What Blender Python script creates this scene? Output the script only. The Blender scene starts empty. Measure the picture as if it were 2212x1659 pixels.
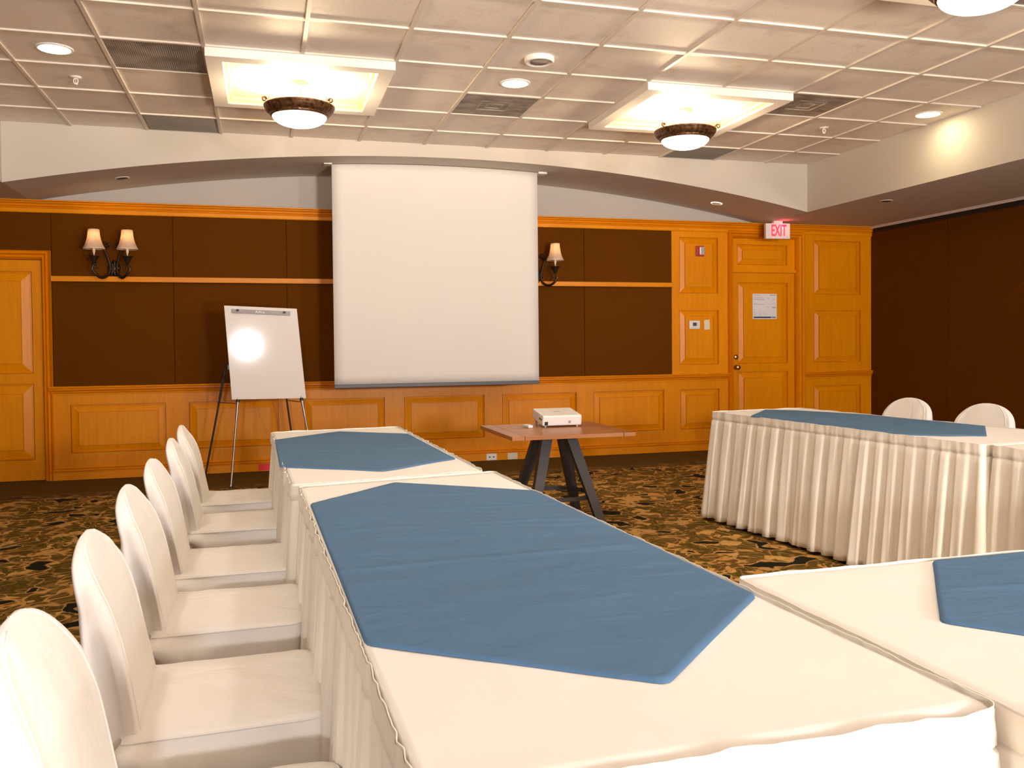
import bpy, bmesh, math, random
from mathutils import Vector, Matrix, noise
C = bpy.context
COL = C.scene.collection
PI = math.pi
sin, cos = math.sin, math.cos

# ------------------------------------------------------------------ camera
CAMZ = 1.2568
def setup_camera():
    F, yaw, p, r, sy = 1887.92, .2767, -.0203, -.0095, -47.48
    f = Vector((sin(yaw)*cos(p), cos(yaw)*cos(p), sin(p)))
    rt = Vector((cos(yaw), -sin(yaw), 0)); u = rt.cross(f)
    rt2 = cos(r)*rt + sin(r)*u; u2 = -sin(r)*rt + cos(r)*u
    cd = bpy.data.cameras.new('camera'); co = bpy.data.objects.new('camera', cd); COL.objects.link(co)
    m = Matrix((( rt2.x, u2.x, -f.x, 0), (rt2.y, u2.y, -f.y, 0), (rt2.z, u2.z, -f.z, CAMZ), (0, 0, 0, 1)))
    co.matrix_world = m
    cd.sensor_fit = 'HORIZONTAL'; cd.sensor_width = 36; cd.lens = F/2212*36
    cd.shift_y = sy/2212; cd.clip_start = .05
    C.scene.camera = co
setup_camera()

# ------------------------------------------------------------------ world, lights, exposure
W = bpy.data.worlds.new('world'); C.scene.world = W; W.use_nodes = True
W.node_tree.nodes['Background'].inputs[0].default_value = (1, .86, .7, 1)
W.node_tree.nodes['Background'].inputs[1].default_value = .05
vs = C.scene.view_settings
vs.view_transform = 'Standard'; vs.look = 'None'; vs.gamma = 1; vs.use_curve_mapping = False
vs.exposure = 0.02
def aim(o, target):
    d = Vector(target) - o.location
    o.rotation_euler = d.to_track_quat('-Z', 'Y').to_euler()
def area(loc, target, size, power, col, spread=180):
    l = bpy.data.lights.new('flash_or_fill_light', 'AREA'); l.shape = 'DISK'; l.size = size; l.energy = power; l.color = col
    l.spread = math.radians(spread)
    o = bpy.data.objects.new('flash_or_fill_light', l); COL.objects.link(o); o.location = loc; aim(o, target)
    return o
FLASH = (1, .965, 1.0)
area((3.1, -5.3, 1.88), (2.2, 7.0, 4.5), .6, 290, FLASH)
area((-.85, -5.3, 1.88), (1.2, 7.0, 4.5), .42, 185, FLASH)
area((2.6, -1.9, .55), (1.8, 4.6, 3.157), 1.0, 120, (1, .90, .78), 100)  # added upward fill, low behind the camera, to brighten the ceiling
area((6.9, -4.8, 2.0), (3.0, 7.0, 1.8), .6, 210, (1, .93, .90))
def point(loc, power, col, rad=.03, name='bulb_or_fill_light'):
    l = bpy.data.lights.new(name, 'POINT'); l.energy = power; l.color = col; l.shadow_soft_size = rad
    o = bpy.data.objects.new(name, l); COL.objects.link(o); o.location = loc
    return o
BULB = (1, .76, .47)

# ------------------------------------------------------------------ materials
class NT:
    def __init__(s, name):
        s.m = bpy.data.materials.new(name); s.m.use_nodes = True
        s.t = s.m.node_tree; s.n = s.t.nodes; s.l = s.t.links
        s.b = s.n['Principled BSDF']
    def add(s, typ, **k):
        o = s.n.new(typ)
        for a, v in k.items(): setattr(o, a, v)
        return o
    def link(s, a, b): s.l.new(a, b)
    def set(s, **k):
        for a, v in k.items(): s.b.inputs[a.replace('_', ' ')].default_value = v
    def ramp(s, fac, stops, interp='LINEAR'):
        r = s.add('ShaderNodeValToRGB'); e = r.color_ramp.elements; r.color_ramp.interpolation = interp
        while len(e) > 1: e.remove(e[-1])
        e[0].position, e[0].color = stops[0][0], (*stops[0][1], 1)
        for p, c in stops[1:]:
            x = e.new(p); x.color = (*c, 1)
        s.link(fac, r.inputs[0]); return r.outputs[0]
    def coord(s, scale=(1, 1, 1), kind='Object', rot=(0, 0, 0)):
        t = s.add('ShaderNodeTexCoord'); m = s.add('ShaderNodeMapping')
        m.inputs['Scale'].default_value = scale; m.inputs['Rotation'].default_value = rot
        s.link(t.outputs[kind], m.inputs[0]); return m.outputs[0]
    def noise(s, vec, scale, detail=3, rough=.5, dist=0):
        o = s.add('ShaderNodeTexNoise'); o.inputs['Scale'].default_value = scale
        o.inputs['Detail'].default_value = detail; o.inputs['Roughness'].default_value = rough
        o.inputs['Distortion'].default_value = dist
        if vec is not None: s.link(vec, o.inputs['Vector'])
        return o
    def math(s, op, a, b=None, c=None):
        o = s.add('ShaderNodeMath', operation=op)
        for i, v in enumerate((a, b, c)):
            if v is None: continue
            if isinstance(v, (int, float)): o.inputs[i].default_value = v
            else: s.link(v, o.inputs[i])
        return o.outputs[0]
    def mix(s, fac, a, b, blend='MIX'):
        o = s.add('ShaderNodeMix', data_type='RGBA', blend_type=blend)
        for i, v in ((0, fac), (6, a), (7, b)):
            if isinstance(v, (int, float)): o.inputs[i].default_value = v
            elif isinstance(v, tuple): o.inputs[i].default_value = (*v, 1)
            else: s.link(v, o.inputs[i])
        return o.outputs[2]
    def bump(s, h, strength=.2, dist=.01):
        o = s.add('ShaderNodeBump'); o.inputs['Strength'].default_value = strength; o.inputs['Distance'].default_value = dist
        s.link(h, o.inputs['Height']); s.link(o.outputs[0], s.b.inputs['Normal'])
def plain(name, col, rough=.5, metal=0, emit=None, es=0, spec=.5):
    m = NT(name); m.set(Base_Color=(*col, 1), Roughness=rough, Metallic=metal, Specular_IOR_Level=spec)
    if emit: m.set(Emission_Color=(*emit, 1), Emission_Strength=es)
    return m.m
M = {}
def mat_wood(name, dark, light, rough=.32, horizontal=False):
    m = NT(name); sc = (2.2, 2.2, 30) if horizontal else (24, 24, 1.3)
    v = m.coord(sc)
    n = m.noise(v, 1.6, 5, .6, .6); n2 = m.noise(m.coord((1.3, 1.3, .7)), 1.2, 2)
    oi = m.add('ShaderNodeObjectInfo')
    f = m.math('ADD', m.math('MULTIPLY', n.outputs[0], .55), m.math('MULTIPLY', n2.outputs[0], .5))
    f = m.math('ADD', f, m.math('MULTIPLY', m.math('SUBTRACT', oi.outputs['Random'], .5), .12))
    m.link(m.ramp(f, [(.3, dark), (.72, light)]), m.b.inputs['Base Color'])
    m.set(Roughness=rough, Specular_IOR_Level=.22)
    m.bump(n.outputs[0], .04, .002)
    return m.m
M['wood'] = mat_wood('honey wood', (.66, .212, .0003), (.84, .298, .0006))
M['wood_h'] = mat_wood('honey wood rail', (.66, .212, .0003), (.84, .298, .0006), horizontal=True)
def mat_fabricwall():
    m = NT('brown wall fabric'); n = m.noise(m.coord(), 260, 2); n2 = m.noise(m.coord(), .9, 2)
    c = m.mix(m.math('MULTIPLY', n2.outputs[0], .5), (.120, .036, .0005), (.095, .026, .0003))
    m.link(c, m.b.inputs['Base Color'])
    m.set(Roughness=.85, Specular_IOR_Level=.08); m.bump(n.outputs[0], .25, .002)
    return m.m
M['fabricwall'] = mat_fabricwall()
def mat_plaster(name, col):
    m = NT(name); n = m.noise(m.coord(), 60, 4)
    m.set(Base_Color=(*col, 1), Roughness=.75, Specular_IOR_Level=.2); m.bump(n.outputs[0], .06, .003)
    return m.m
M['plaster'] = mat_plaster('cream plaster', (.58, .53, .47))
M['plaster_cool'] = mat_plaster('grey white wall paint', (.50, .46, .42))
def mat_tile():
    m = NT('ceiling tile'); v = m.coord(); oi = m.add('ShaderNodeObjectInfo')
    sh = m.add('ShaderNodeVectorMath', operation='ADD'); m.link(v, sh.inputs[0])
    cx = m.add('ShaderNodeCombineXYZ'); m.link(m.math('MULTIPLY', oi.outputs['Random'], 37.0), cx.inputs[0]); m.link(cx.outputs[0], sh.inputs[1])
    vv = sh.outputs[0]
    fis = m.noise(vv, 95, 2, .6, .8); st = m.noise(vv, 3.2, 4, .6, .4)
    pit = m.ramp(fis.outputs[0], [(.33, (.0, .0, .0)), (.42, (1, 1, 1))])
    c = m.mix(m.math('MULTIPLY', oi.outputs['Random'], 1.0), (.90, .82, .75), (.85, .765, .69))
    stain = m.ramp(st.outputs[0], [(.30, (.86, .83, .8)), (.45, (1, 1, 1))])
    c = m.mix(1.0, c, stain, 'MULTIPLY')
    c = m.mix(m.math('MULTIPLY', m.math('SUBTRACT', 1.0, pit), .25), c, (.3, .24, .2))
    m.link(c, m.b.inputs['Base Color']); m.set(Roughness=.55, Specular_IOR_Level=.35)
    m.bump(m.math('ADD', m.math('MULTIPLY', pit, .8), m.noise(vv, 30, 3).outputs[0]), .25, .003)
    return m.m
M['tile'] = mat_tile()
M['tee'] = plain('white grid bar', (.74, .66, .58), .45)
M['white_trim'] = plain('white painted frame', (.82, .78, .74), .5)
M['coffer_in'] = plain('coffer inside white', (.86, .80, .70), .6)
M['coffer_lip'] = plain('cream coffer moulding', (.80, .60, .30), .5)
def mat_cloth(name, c1, c2, bump=.25, scale=7, weave=420, sheen=.1, dist=.01):
    m = NT(name); v = m.coord()
    w = m.noise(v, weave, 2); f = m.noise(m.coord((1, 2.2, 1), rot=(0, 0, .5)), scale, 4, .55, .9); f2 = m.noise(v, 1.6, 2)
    m.link(m.mix(f2.outputs[0], c1, c2), m.b.inputs['Base Color'])
    m.set(Roughness=.85, Specular_IOR_Level=.2, Sheen_Weight=sheen)
    m.bump(m.math('ADD', f.outputs[0], m.math('MULTIPLY', w.outputs[0], .06*.01/dist)), bump, dist)
    return m.m
M['linen'] = mat_cloth('ivory table linen', (.79, .765, .715), (.82, .795, .75), .12, 4)
M['skirt'] = mat_cloth('ivory pleated skirting', (.82, .765, .66), (.85, .80, .71), .10, 9)
M['cover'] = mat_cloth('ivory chair cover', (.80, .77, .725), (.83, .80, .765), .5, 3, dist=.016)
M['blue'] = mat_cloth('slate blue cloth', (.072, .155, .270), (.085, .175, .305), .45, 5, sheen=0)
M['bronze'] = None
def mat_bronze():
    m = NT('antique bronze'); n = m.noise(m.coord(), 40, 3)
    m.link(m.ramp(n.outputs[0], [(.35, (.05, .022, .008)), (.7, (.20, .10, .045))]), m.b.inputs['Base Color'])
    m.set(Roughness=.38, Metallic=.6); m.bump(n.outputs[0], .2, .003)
    return m.m
M['bronze'] = mat_bronze()
M['iron'] = plain('dark wrought iron', (.035, .018, .008), .4, .5)
M['gold'] = plain('brass', (.62, .42, .16), .3, 1)
M['cream_metal'] = plain('cream canopy metal', (.66, .47, .20), .4, .3)
M['glassglow'] = plain('lit alabaster glass', (.9, .85, .75), .4, emit=(1, .88, .66), es=5.5)
M['glassglow_near'] = plain('lit alabaster glass dim', (.9, .85, .75), .4, emit=(1, .88, .66), es=1.9)
M['lens'] = plain('lit downlight lens', (.9, .9, .9), .4, emit=(1, .82, .48), es=58)
M['white_plastic'] = plain('white plastic', (.82, .80, .77), .35)
M['ivory_plastic'] = plain('ivory plastic', (.80, .70, .48), .35)
M['grey_metal'] = plain('grey vent metal', (.42, .38, .34), .5, .2)
M['dark_metal'] = plain('dark grey vent metal', (.24, .20, .165), .55, .2)
M['black'] = plain('black plastic', (.01, .01, .01), .5)
M['screen'] = plain('matte screen', (.80, .76, .72), .9, spec=.1)
M['rod'] = plain('dark grey bar', (.06, .06, .07), .4)
M['board'] = plain('glossy white board', (.80, .76, .73), .06, spec=.5)
M['board_edge'] = plain('board edge cream', (.86, .80, .62), .4)
M['steel'] = plain('brushed steel', (.45, .43, .42), .3, .9)
M['steel_dark'] = plain('dark grey tube', (.10, .095, .09), .35, .6)
M['legs'] = plain('charcoal painted steel', (.036, .028, .025), .5, .1)
M['candle'] = plain('cream candle sleeve', (.78, .62, .45), .4)
M['red'] = plain('red tape', (.75, .008, .008), .5)
M['red_plastic'] = plain('red plastic', (.45, .02, .02), .35)
M['clear'] = plain('clear strobe lens', (.75, .75, .78), .12, .5)
M['lcd'] = plain('grey display', (.10, .10, .075), .25)
M['letters'] = plain('lit red letters', (.6, .02, .03), .4, emit=(1, .03, .07), es=1.5)
M['paper'] = plain('white notice sheet', (.80, .78, .78), .4)
M['ink'] = plain('grey print', (.45, .43, .43), .6)
M['ink_blue'] = plain('dark blue print', (.03, .06, .18), .5)
M['teak'] = mat_wood('teak slats', (.30, .115, .040), (.48, .215, .085), .3, True)
def mat_shade():
    m = NT('ivory silk lampshade'); tr = m.add('ShaderNodeBsdfTranslucent'); tr.inputs[0].default_value = (.95, .72, .42, 1)
    mx = m.add('ShaderNodeMixShader'); mx.inputs[0].default_value = .4
    m.set(Base_Color=(.78, .66, .55, 1), Roughness=.8)
    m.link(m.b.outputs[0], mx.inputs[1]); m.link(tr.outputs[0], mx.inputs[2]); m.link(mx.outputs[0], m.n['Material Output'].inputs[0])
    return m.m
M['shade'] = mat_shade()
M['accordion'] = mat_fabricwall(); M['accordion'].name = 'brown partition fabric'
def mat_carpet():
    m = NT('scroll patterned carpet'); v = m.coord()
    sp = m.add('ShaderNodeSeparateXYZ'); m.link(v, sp.inputs[0])
    warp = m.noise(v, 2.6, 2, .5); warp2 = m.noise(v, 9, 2, .5)
    def warped(w, amt, add=(0, 0, 0)):
        s_ = m.add('ShaderNodeVectorMath', operation='SUBTRACT'); m.link(w.outputs['Color'], s_.inputs[0]); s_.inputs[1].default_value = (.5, .5, .5)
        sc = m.add('ShaderNodeVectorMath', operation='SCALE'); m.link(s_.outputs[0], sc.inputs[0]); sc.inputs['Scale'].default_value = amt
        a = m.add('ShaderNodeVectorMath', operation='ADD'); m.link(v, a.inputs[0]); m.link(sc.outputs[0], a.inputs[1])
        b = m.add('ShaderNodeVectorMath', operation='ADD'); m.link(a.outputs[0], b.inputs[0]); b.inputs[1].default_value = add
        return b.outputs[0]
    w1 = warped(warp, .55); w2 = warped(warp2, .10); w3 = warped(warp, .35, (5, 3, 0))
    vor = m.add('ShaderNodeTexVoronoi', feature='F1'); vor.inputs['Scale'].default_value = 2.6; m.link(w1, vor.inputs['Vector'])
    rings = m.math('SINE', m.math('MULTIPLY', vor.outputs['Distance'], 48.0))
    ringm = m.ramp(rings, [(.55, (0, 0, 0)), (.8, (1, 1, 1))])
    n3 = m.noise(w3, 5.0, 1, .5, 1.2)
    band = m.math('ABSOLUTE', m.math('SUBTRACT', n3.outputs[0], .5))
    scroll = m.ramp(band, [(.012, (1, 1, 1)), (.03, (0, 0, 0))])
    edge = m.ramp(band, [(.030, (0, 0, 0)), (.036, (1, 1, 1)), (.05, (0, 0, 0))])
    n4 = m.noise(w2, 5.2, 1, .4, .3)
    blob = m.ramp(n4.outputs[0], [(.63, (0, 0, 0)), (.64, (1, 1, 1))])
    blobrim = m.ramp(n4.outputs[0], [(.585, (0, 0, 0)), (.60, (1, 1, 1)), (.625, (1, 1, 1)), (.635, (0, 0, 0))])
    leaf = m.ramp(m.noise(warped(warp2, .12, (9, 1, 0)), 6.2, 1, .4, .6).outputs[0], [(.61, (0, 0, 0)), (.625, (1, 1, 1))])
    fine = m.noise(w2, 42, 2, .6, 1.0)
    finem = m.ramp(fine.outputs[0], [(.5, (0, 0, 0)), (.6, (1, 1, 1))])
    base = m.mix(m.math('MULTIPLY', finem, .28), (.085, .055, .007), (.30, .17, .03))
    c = m.mix(m.math('MULTIPLY', ringm, .42), base, (.40, .22, .05))
    c = m.mix(m.math('MULTIPLY', leaf, .85), c, (.66, .39, .12))
    c = m.mix(scroll, c, (.54, .29, .08)); c = m.mix(edge, c, (.16, .05, .015))
    c = m.mix(blobrim, c, (.50, .28, .09)); c = m.mix(blob, c, (.012, .012, .006))
    plainc = m.mix(m.noise(v, 60, 2).outputs[0], (.085, .052, .010), (.13, .080, .018))
    bord = m.math('GREATER_THAN', sp.outputs[1], 8.32)
    line = m.math('MULTIPLY', m.math('GREATER_THAN', sp.outputs[1], 8.10), m.math('LESS_THAN', sp.outputs[1], 8.32))
    stripes = m.ramp(m.math('SINE', m.math('MULTIPLY', sp.outputs[1], 110.0)), [(.6, (0, 0, 0)), (.8, (1, 1, 1))])
    c = m.mix(m.math('MULTIPLY', line, .7), c, m.mix(stripes, (.07, .045, .016), (.22, .12, .045)))
    c = m.mix(bord, c, plainc)
    m.link(c, m.b.inputs['Base Color']); m.set(Roughness=.95, Specular_IOR_Level=.1)
    m.bump(m.math('ADD', m.noise(v, 500, 2).outputs[0], m.math('MULTIPLY', finem, .3)), .4, .004)
    return m.m
M['carpet'] = mat_carpet()
def mat_perf():
    m = NT('perforated grille'); v = m.coord((75, 75, 75))
    vo = m.add('ShaderNodeTexVoronoi'); vo.inputs['Randomness'].default_value = 0; vo.inputs['Scale'].default_value = 1; m.link(v, vo.inputs['Vector'])
    h = m.ramp(vo.outputs['Distance'], [(.28, (.03, .025, .02)), (.36, (.52, .48, .44))])
    n = m.noise(m.coord(), 5, 3)
    m.link(m.mix(1.0, h, m.ramp(n.outputs[0], [(.35, (.55, .52, .5)), (.6, (1, 1, 1))]), 'MULTIPLY'), m.b.inputs['Base Color']); m.set(Roughness=.5)
    return m.m
M['perf'] = mat_perf()
def mat_dirty():
    m = NT('dusty grey diffuser'); n = m.noise(m.coord((1, 2.5, 1)), 5, 4, .6, .5)
    m.link(m.ramp(n.outputs[0], [(.35, (.20, .165, .13)), (.65, (.44, .39, .34))]), m.b.inputs['Base Color']); m.set(Roughness=.6)
    return m.m
M['dirty'] = mat_dirty()

# ------------------------------------------------------------------ mesh builders
class MB:
    def __init__(s): s.v = []; s.f = []; s.sm = []
    def quadgrid(s, rows, closed=False, smooth=True):
        o = len(s.v); nr = len(rows); nc = len(rows[0])
        for r in rows: s.v += [tuple(p) for p in r]
        for i in range(nr-1):
            for j in range(nc if closed else nc-1):
                k = (j+1) % nc
                s.f.append((o+i*nc+j, o+i*nc+k, o+(i+1)*nc+k, o+(i+1)*nc+j)); s.sm.append(smooth)
        return o
    def poly(s, pts, smooth=False):
        o = len(s.v); s.v += [tuple(p) for p in pts]; s.f.append(tuple(range(o, o+len(pts)))); s.sm.append(smooth)
    def box(s, x0, y0, z0, x1, y1, z1, mtx=None, bev=0):
        P = [(x, y, z) for x in (x0, x1) for y in (y0, y1) for z in (z0, z1)]
        if bev:
            bm = bmesh.new(); bmesh.ops.create_cube(bm, size=1)
            for v in bm.verts: v.co = Vector(((x0+x1)/2+v.co.x*(x1-x0), (y0+y1)/2+v.co.y*(y1-y0), (z0+z1)/2+v.co.z*(z1-z0)))
            bmesh.ops.bevel(bm, geom=bm.edges[:], offset=bev, segments=2, affect='EDGES', profile=.6)
            s.frombm(bm, mtx); return
        if mtx: P = [tuple(mtx @ Vector(p)) for p in P]
        o = len(s.v); s.v += P
        for f in ((0, 1, 3, 2), (4, 6, 7, 5), (0, 4, 5, 1), (2, 3, 7, 6), (0, 2, 6, 4), (1, 5, 7, 3)):
            s.f.append(tuple(o+i for i in f)); s.sm.append(False)
    def frombm(s, bm, mtx=None, smooth=False):
        o = len(s.v); bm.verts.index_update()
        s.v += [tuple(mtx @ v.co) if mtx else tuple(v.co) for v in bm.verts]
        for f in bm.faces: s.f.append(tuple(o+v.index for v in f.verts)); s.sm.append(smooth)
        bm.free()
    def lathe(s, prof, c=(0, 0, 0), n=32, cap0=False, cap1=False, mod=None, smooth=True):
        rows = []
        for r, z in prof:
            row = []
            for i in range(n):
                a = 2*PI*i/n; rr = r*(1+(mod(a, r, z) if mod else 0))
                row.append((c[0]+rr*cos(a), c[1]+rr*sin(a), c[2]+z))
            rows.append(row)
        s.quadgrid(rows, True, smooth)
        if cap0: s.poly(rows[0][::-1])
        if cap1: s.poly(rows[-1])
    def tube(s, pts, r, n=8, caps=True):
        pts = [Vector(p) for p in pts]; rr = r if isinstance(r, (list, tuple)) else [r]*len(pts)
        t0 = (pts[1]-pts[0]).normalized(); ref = Vector((0, 0, 1)) if abs(t0.z) < .9 else Vector((1, 0, 0))
        nrm = t0.cross(ref).normalized(); rows = []
        for i, p in enumerate(pts):
            t = (pts[min(i+1, len(pts)-1)]-pts[max(i-1, 0)]).normalized()
            nrm = (nrm - t*nrm.dot(t)).normalized(); b = t.cross(nrm)
            rows.append([tuple(p + (nrm*cos(2*PI*k/n)+b*sin(2*PI*k/n))*rr[i]) for k in range(n)])
        s.quadgrid(rows, True)
        if caps: s.poly(rows[0]); s.poly(rows[-1][::-1])
    def build(s, name, mat, parent=None, loc=None, fix=True, **props):
        me = bpy.data.meshes.new(name); me.from_pydata(s.v, [], s.f)
        me.polygons.foreach_set('use_smooth', s.sm); me.update()
        if fix:
            bm = bmesh.new(); bm.from_mesh(me); bmesh.ops.recalc_face_normals(bm, faces=bm.faces[:]); bm.to_mesh(me); bm.free()
        me.materials.append(mat)
        o = bpy.data.objects.new(name, me); COL.objects.link(o)
        if loc: o.location = loc
        if parent: o.parent = parent
        for k, v in props.items(): o[k] = v
        return o
def thing(name, label, cat, loc=(0, 0, 0), rz=0, group=None, kind=None):
    o = bpy.data.objects.new(name, None); COL.objects.link(o); o.location = loc; o.rotation_euler = (0, 0, rz)
    o['label'] = label; o['category'] = cat; o.empty_display_size = .1
    if group: o['group'] = group
    return o
def tag(o, label, cat, group=None):
    o['label'] = label; o['category'] = cat
    if group: o['group'] = group
    return o
def struct(o): o['kind'] = 'structure'; return o
def copy_tree(o, parent=None):
    c = o.copy(); COL.objects.link(c)
    if parent: c.parent = parent
    for ch in o.children: copy_tree(ch, c)
    return c
def catmull(pts, n=6):
    P = [Vector(p) for p in pts]; P = [2*P[0]-P[1]] + P + [2*P[-1]-P[-2]]; out = []
    for i in range(1, len(P)-2):
        for k in range(n):
            t = k/n; a, b, c, d = P[i-1], P[i], P[i+1], P[i+2]
            out.append(.5*((2*b)+(-a+c)*t+(2*a-5*b+4*c-d)*t*t+(-a+3*b-3*c+d)*t**3))
    out.append(P[-2]); return out

# ------------------------------------------------------------------ room shell
XL, XR, YB, YF = -3.6, 7.22, -5.6, 9.18      # YF = wood face of the front wall
TX0, TX1, TYF = -2.09, 5.675, 8.24           # raised tray
H, S = 3.157, 2.655
GX0, GY0, T = -.947, 5.263, .61
fl = MB(); fl.box(XL-.1, YB-.1, -.1, XR+.1, 9.4, 0); struct(fl.build('floor', M['carpet']))
def ring(mb, rects, ys, openb=False):
    """nested rectangles (x0,x1,z0,z1) at depths ys joined by mitred quads"""
    R = []
    for (x0, x1, z0, z1), y in zip(rects, ys):
        R.append([(x0, y, z0), (x0, y, z1), (x1, y, z1), (x1, y, z0)])
    for a, b in zip(R[:-1], R[1:]):
        for k in range(3 if openb else 4):
            l = (k+1) % 4
            mb.poly([a[k], a[l], b[l], b[k]])
    return R
def raised(x0, x1, z0, z1, y, parent, mat=None, bevel=.05, deep=.014):
    mb = MB()
    o = [0, .001, .006, .007, .013, .015, .018, .018+bevel, .019+bevel, .023+bevel, .024+bevel]
    d = [0, .026, .026, .006, .005, .020, .020, .003, .010, .010, -.003]
    rects = [(x0+i, x1-i, z0+i, z1-i) for i in o]
    R = ring(mb, rects, [y+k for k in d])
    mb.poly(R[-1])
    return mb.build('raised_panel', mat or M['wood'], parent, fix=False)
def frame_board(x0, x1, z0, z1, holes, y, name='panel_frame', parent=None):
    xs = sorted({x0, x1} | {h[0] for h in holes} | {h[1] for h in holes}); zs = sorted({z0, z1} | {h[2] for h in holes} | {h[3] for h in holes})
    mb = MB()
    for a, b in zip(xs[:-1], xs[1:]):
        for c, d in zip(zs[:-1], zs[1:]):
            mx, mz = (a+b)/2, (c+d)/2
            if any(h[0] < mx < h[1] and h[2] < mz < h[3] for h in holes): continue
            mb.poly([(a, y, c), (b, y, c), (b, y, d), (a, y, d)])
    # returns round the outer edge
    mb.poly([(x0, y, z0), (x0, y, z1), (x0, y+.03, z1), (x0, y+.03, z0)]); mb.poly([(x1, y, z0), (x1, y+.03, z0), (x1, y+.03, z1), (x1, y, z1)])
    return mb.build(name, M['wood'], parent, fix=False)
# front wall backing (white painted above the cornice)
fw = MB()
for a in ((XL-.1, 9.30, 0, XR+.1, 9.42, 3.3), (XL-.1, 9.215, 2.62, XR+.1, 9.30, 3.3)): fw.box(*a)
wall_front = struct(fw.build('wall_front', M['plaster_cool']))
# fabric panels
def fabric(x0, x1, z0, z1, yy=9.192):
    mb = MB(); g = .0018; b = .002
    x0 += g; x1 -= g; z0 += g; z1 -= g
    R = ring(mb, [(x0, x1, z0, z1), (x0, x1, z0, z1), (x0+b, x1-b, z0+b, z1-b)], [yy+.03, yy+b, yy]); mb.poly(R[-1])
    mb.build('fabric_panel', M['fabricwall'], wall_front, fix=False)
seams = [-1.925, -.844, .238, 1.318, 2.395, 3.459, 4.524]
for a, b in zip(seams[:-1], seams[1:]):
    fabric(a, b, 1.945, 2.55); fabric(a, b, .895, 1.893)
fabric(-3.0, -1.925, 2.187, 2.55); fabric(XL, -3.0, 2.187, 2.55); fabric(XL, -3.0, .895, 2.187)
# wainscot panels
PX = [(-1.785, -.932), (-.719, .137), (.391, 1.214), (1.42, 2.291), (2.494, 3.352), (3.555, 4.421), (4.629, 5.128)]
holes = [(a, b, .252, .716) for a, b in PX]
frame_board(-1.955, 5.247, 0, .84, holes, YF, 'wainscot_frame', wall_front)
for h in holes: raised(*h, YF, wall_front)
hl = [(4.622, 5.118, 1.827, 2.474), (4.620, 5.124, 1.0, 1.632)]
frame_board(4.526, 5.247, .84, 2.58, hl, YF, 'wainscot_frame', wall_front)
for h in hl: raised(*h, YF, wall_front)
hr = [(6.408, 7.07, 1.823, 2.474), (6.408, 7.07, 1.003, 1.635), (6.408, 7.07, .252, .72)]
frame_board(6.275, XR+.03, 0, 2.58, hr, YF, 'wainscot_frame', wall_front)
for h in hr: raised(*h, YF, wall_front)
frame_board(XL, -2.95, 0, .84, [], YF, 'wainscot_frame', wall_front)
def extr(name, prof, segs, mat, parent=None):
    """profile of (out, z) run along x; out = distance in front of YF"""
    mb = MB()
    for x0, x1 in segs:
        rows = [[(x0, YF-o, z) for o, z in prof], [(x1, YF-o, z) for o, z in prof]]
        mb.quadgrid(rows, True, False); mb.poly(rows[0]); mb.poly(rows[1][::-1])
    return mb.build(name, mat, parent)
corn = [(-.03, 2.541), (.014, 2.541), (.020, 2.549), (.020, 2.578), (.028, 2.584), (.016, 2.590), (.016, 2.593), (.036, 2.602), (.038, 2.610), (.022, 2.616), (.022, 2.619), (.050, 2.630), (.052, 2.638), (.040, 2.640), (.064, 2.645), (.064, 2.655), (-.03, 2.655)]
struct(extr('trim_1', corn, [(XL, XR+.03)], M['wood_h']))
rail = [(-.02, .812), (.010, .812), (.012, .828), (.024, .834), (.010, .840), (.010, .844), (.028, .852), (.040, .862), (.040, .868), (.024, .872), (.024, .875), (.042, .882), (.036, .893), (-.02, .897)]
struct(extr('trim_2', rail, [(-1.965, 5.25), (6.27, XR+.03)], M['wood_h']))
struct(extr('trim_3', [(-.02, 1.893), (.034, 1.893), (.038, 1.897), (.038, 1.941), (.034, 1.945), (-.02, 1.945)], [(-1.925, 4.53)], M['wood_h']))
base = [(-.02, 0), (.020, 0), (.020, .072), (.008, .076), (.008, .080), (.026, .088), (.022, .096), (.004, .100), (.004, .104), (.018, .112), (.010, .124), (-.02, .130)]
struct(extr('baseboard_front', base, [(-1.965, 5.25), (6.27, XR+.03)], M['wood_h']))
# small pilaster edge beside the left door
mb = MB(); mb.box(-1.965, YF-.016, .12, -1.935, YF+.02, .815); mb.box(-1.925, YF-.006, .13, -1.913, YF+.01, .812)
struct(mb.build('trim_4', M['wood']))

# ------------------------------------------------------------------ doors
def casing(mb, x0, x1, z1, zb, w, y):
    o = [0, .010, .018, .026, .040, .048, .056, w-.016, w-.008, w]
    d = [.03, .0, -.014, .002, -.010, -.034, -.012, -.026, -.040, .02]
    rects = [(x0-i*1.0, x1+i*1.0, zb, z1+i) for i in o]
    ring(mb, rects, [y+j for j in d], True)
door = struct(bpy.data.objects.new('door_1', None)); COL.objects.link(door)
mb = MB(); casing(mb, 5.327, 6.185, 2.485, 0, .088, YF); mb.build('door_casing', M['wood'], door)
ys = 9.245
mb = MB()
mb.poly([(6.185, YF+.03, 0), (6.185, YF+.03, 2.485), (6.185, ys+.04, 2.485), (6.185, ys+.04, 0)]); mb.poly([(5.327, YF+.03, 0), (5.327, ys+.04, 0), (5.327, ys+.04, 2.485), (5.327, YF+.03, 2.485)])
mb.poly([(5.327, YF+.03, 2.485), (5.327, ys+.04, 2.485), (6.185, ys+.04, 2.485), (6.185, YF+.03, 2.485)])
mb.box(5.327, ys-.03, 2.082, 6.185, ys+.04, 2.118); mb.build('door_jamb', M['wood'], door, fix=False)
hd = [(5.415, 6.088, 1.00, 1.965), (5.415, 6.088, .25, .905)]
sl = frame_board(5.332, 6.180, .005, 2.080, hd, ys, 'door_slab', door)
for h in hd: raised(*h, ys, door, bevel=.055)
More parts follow.
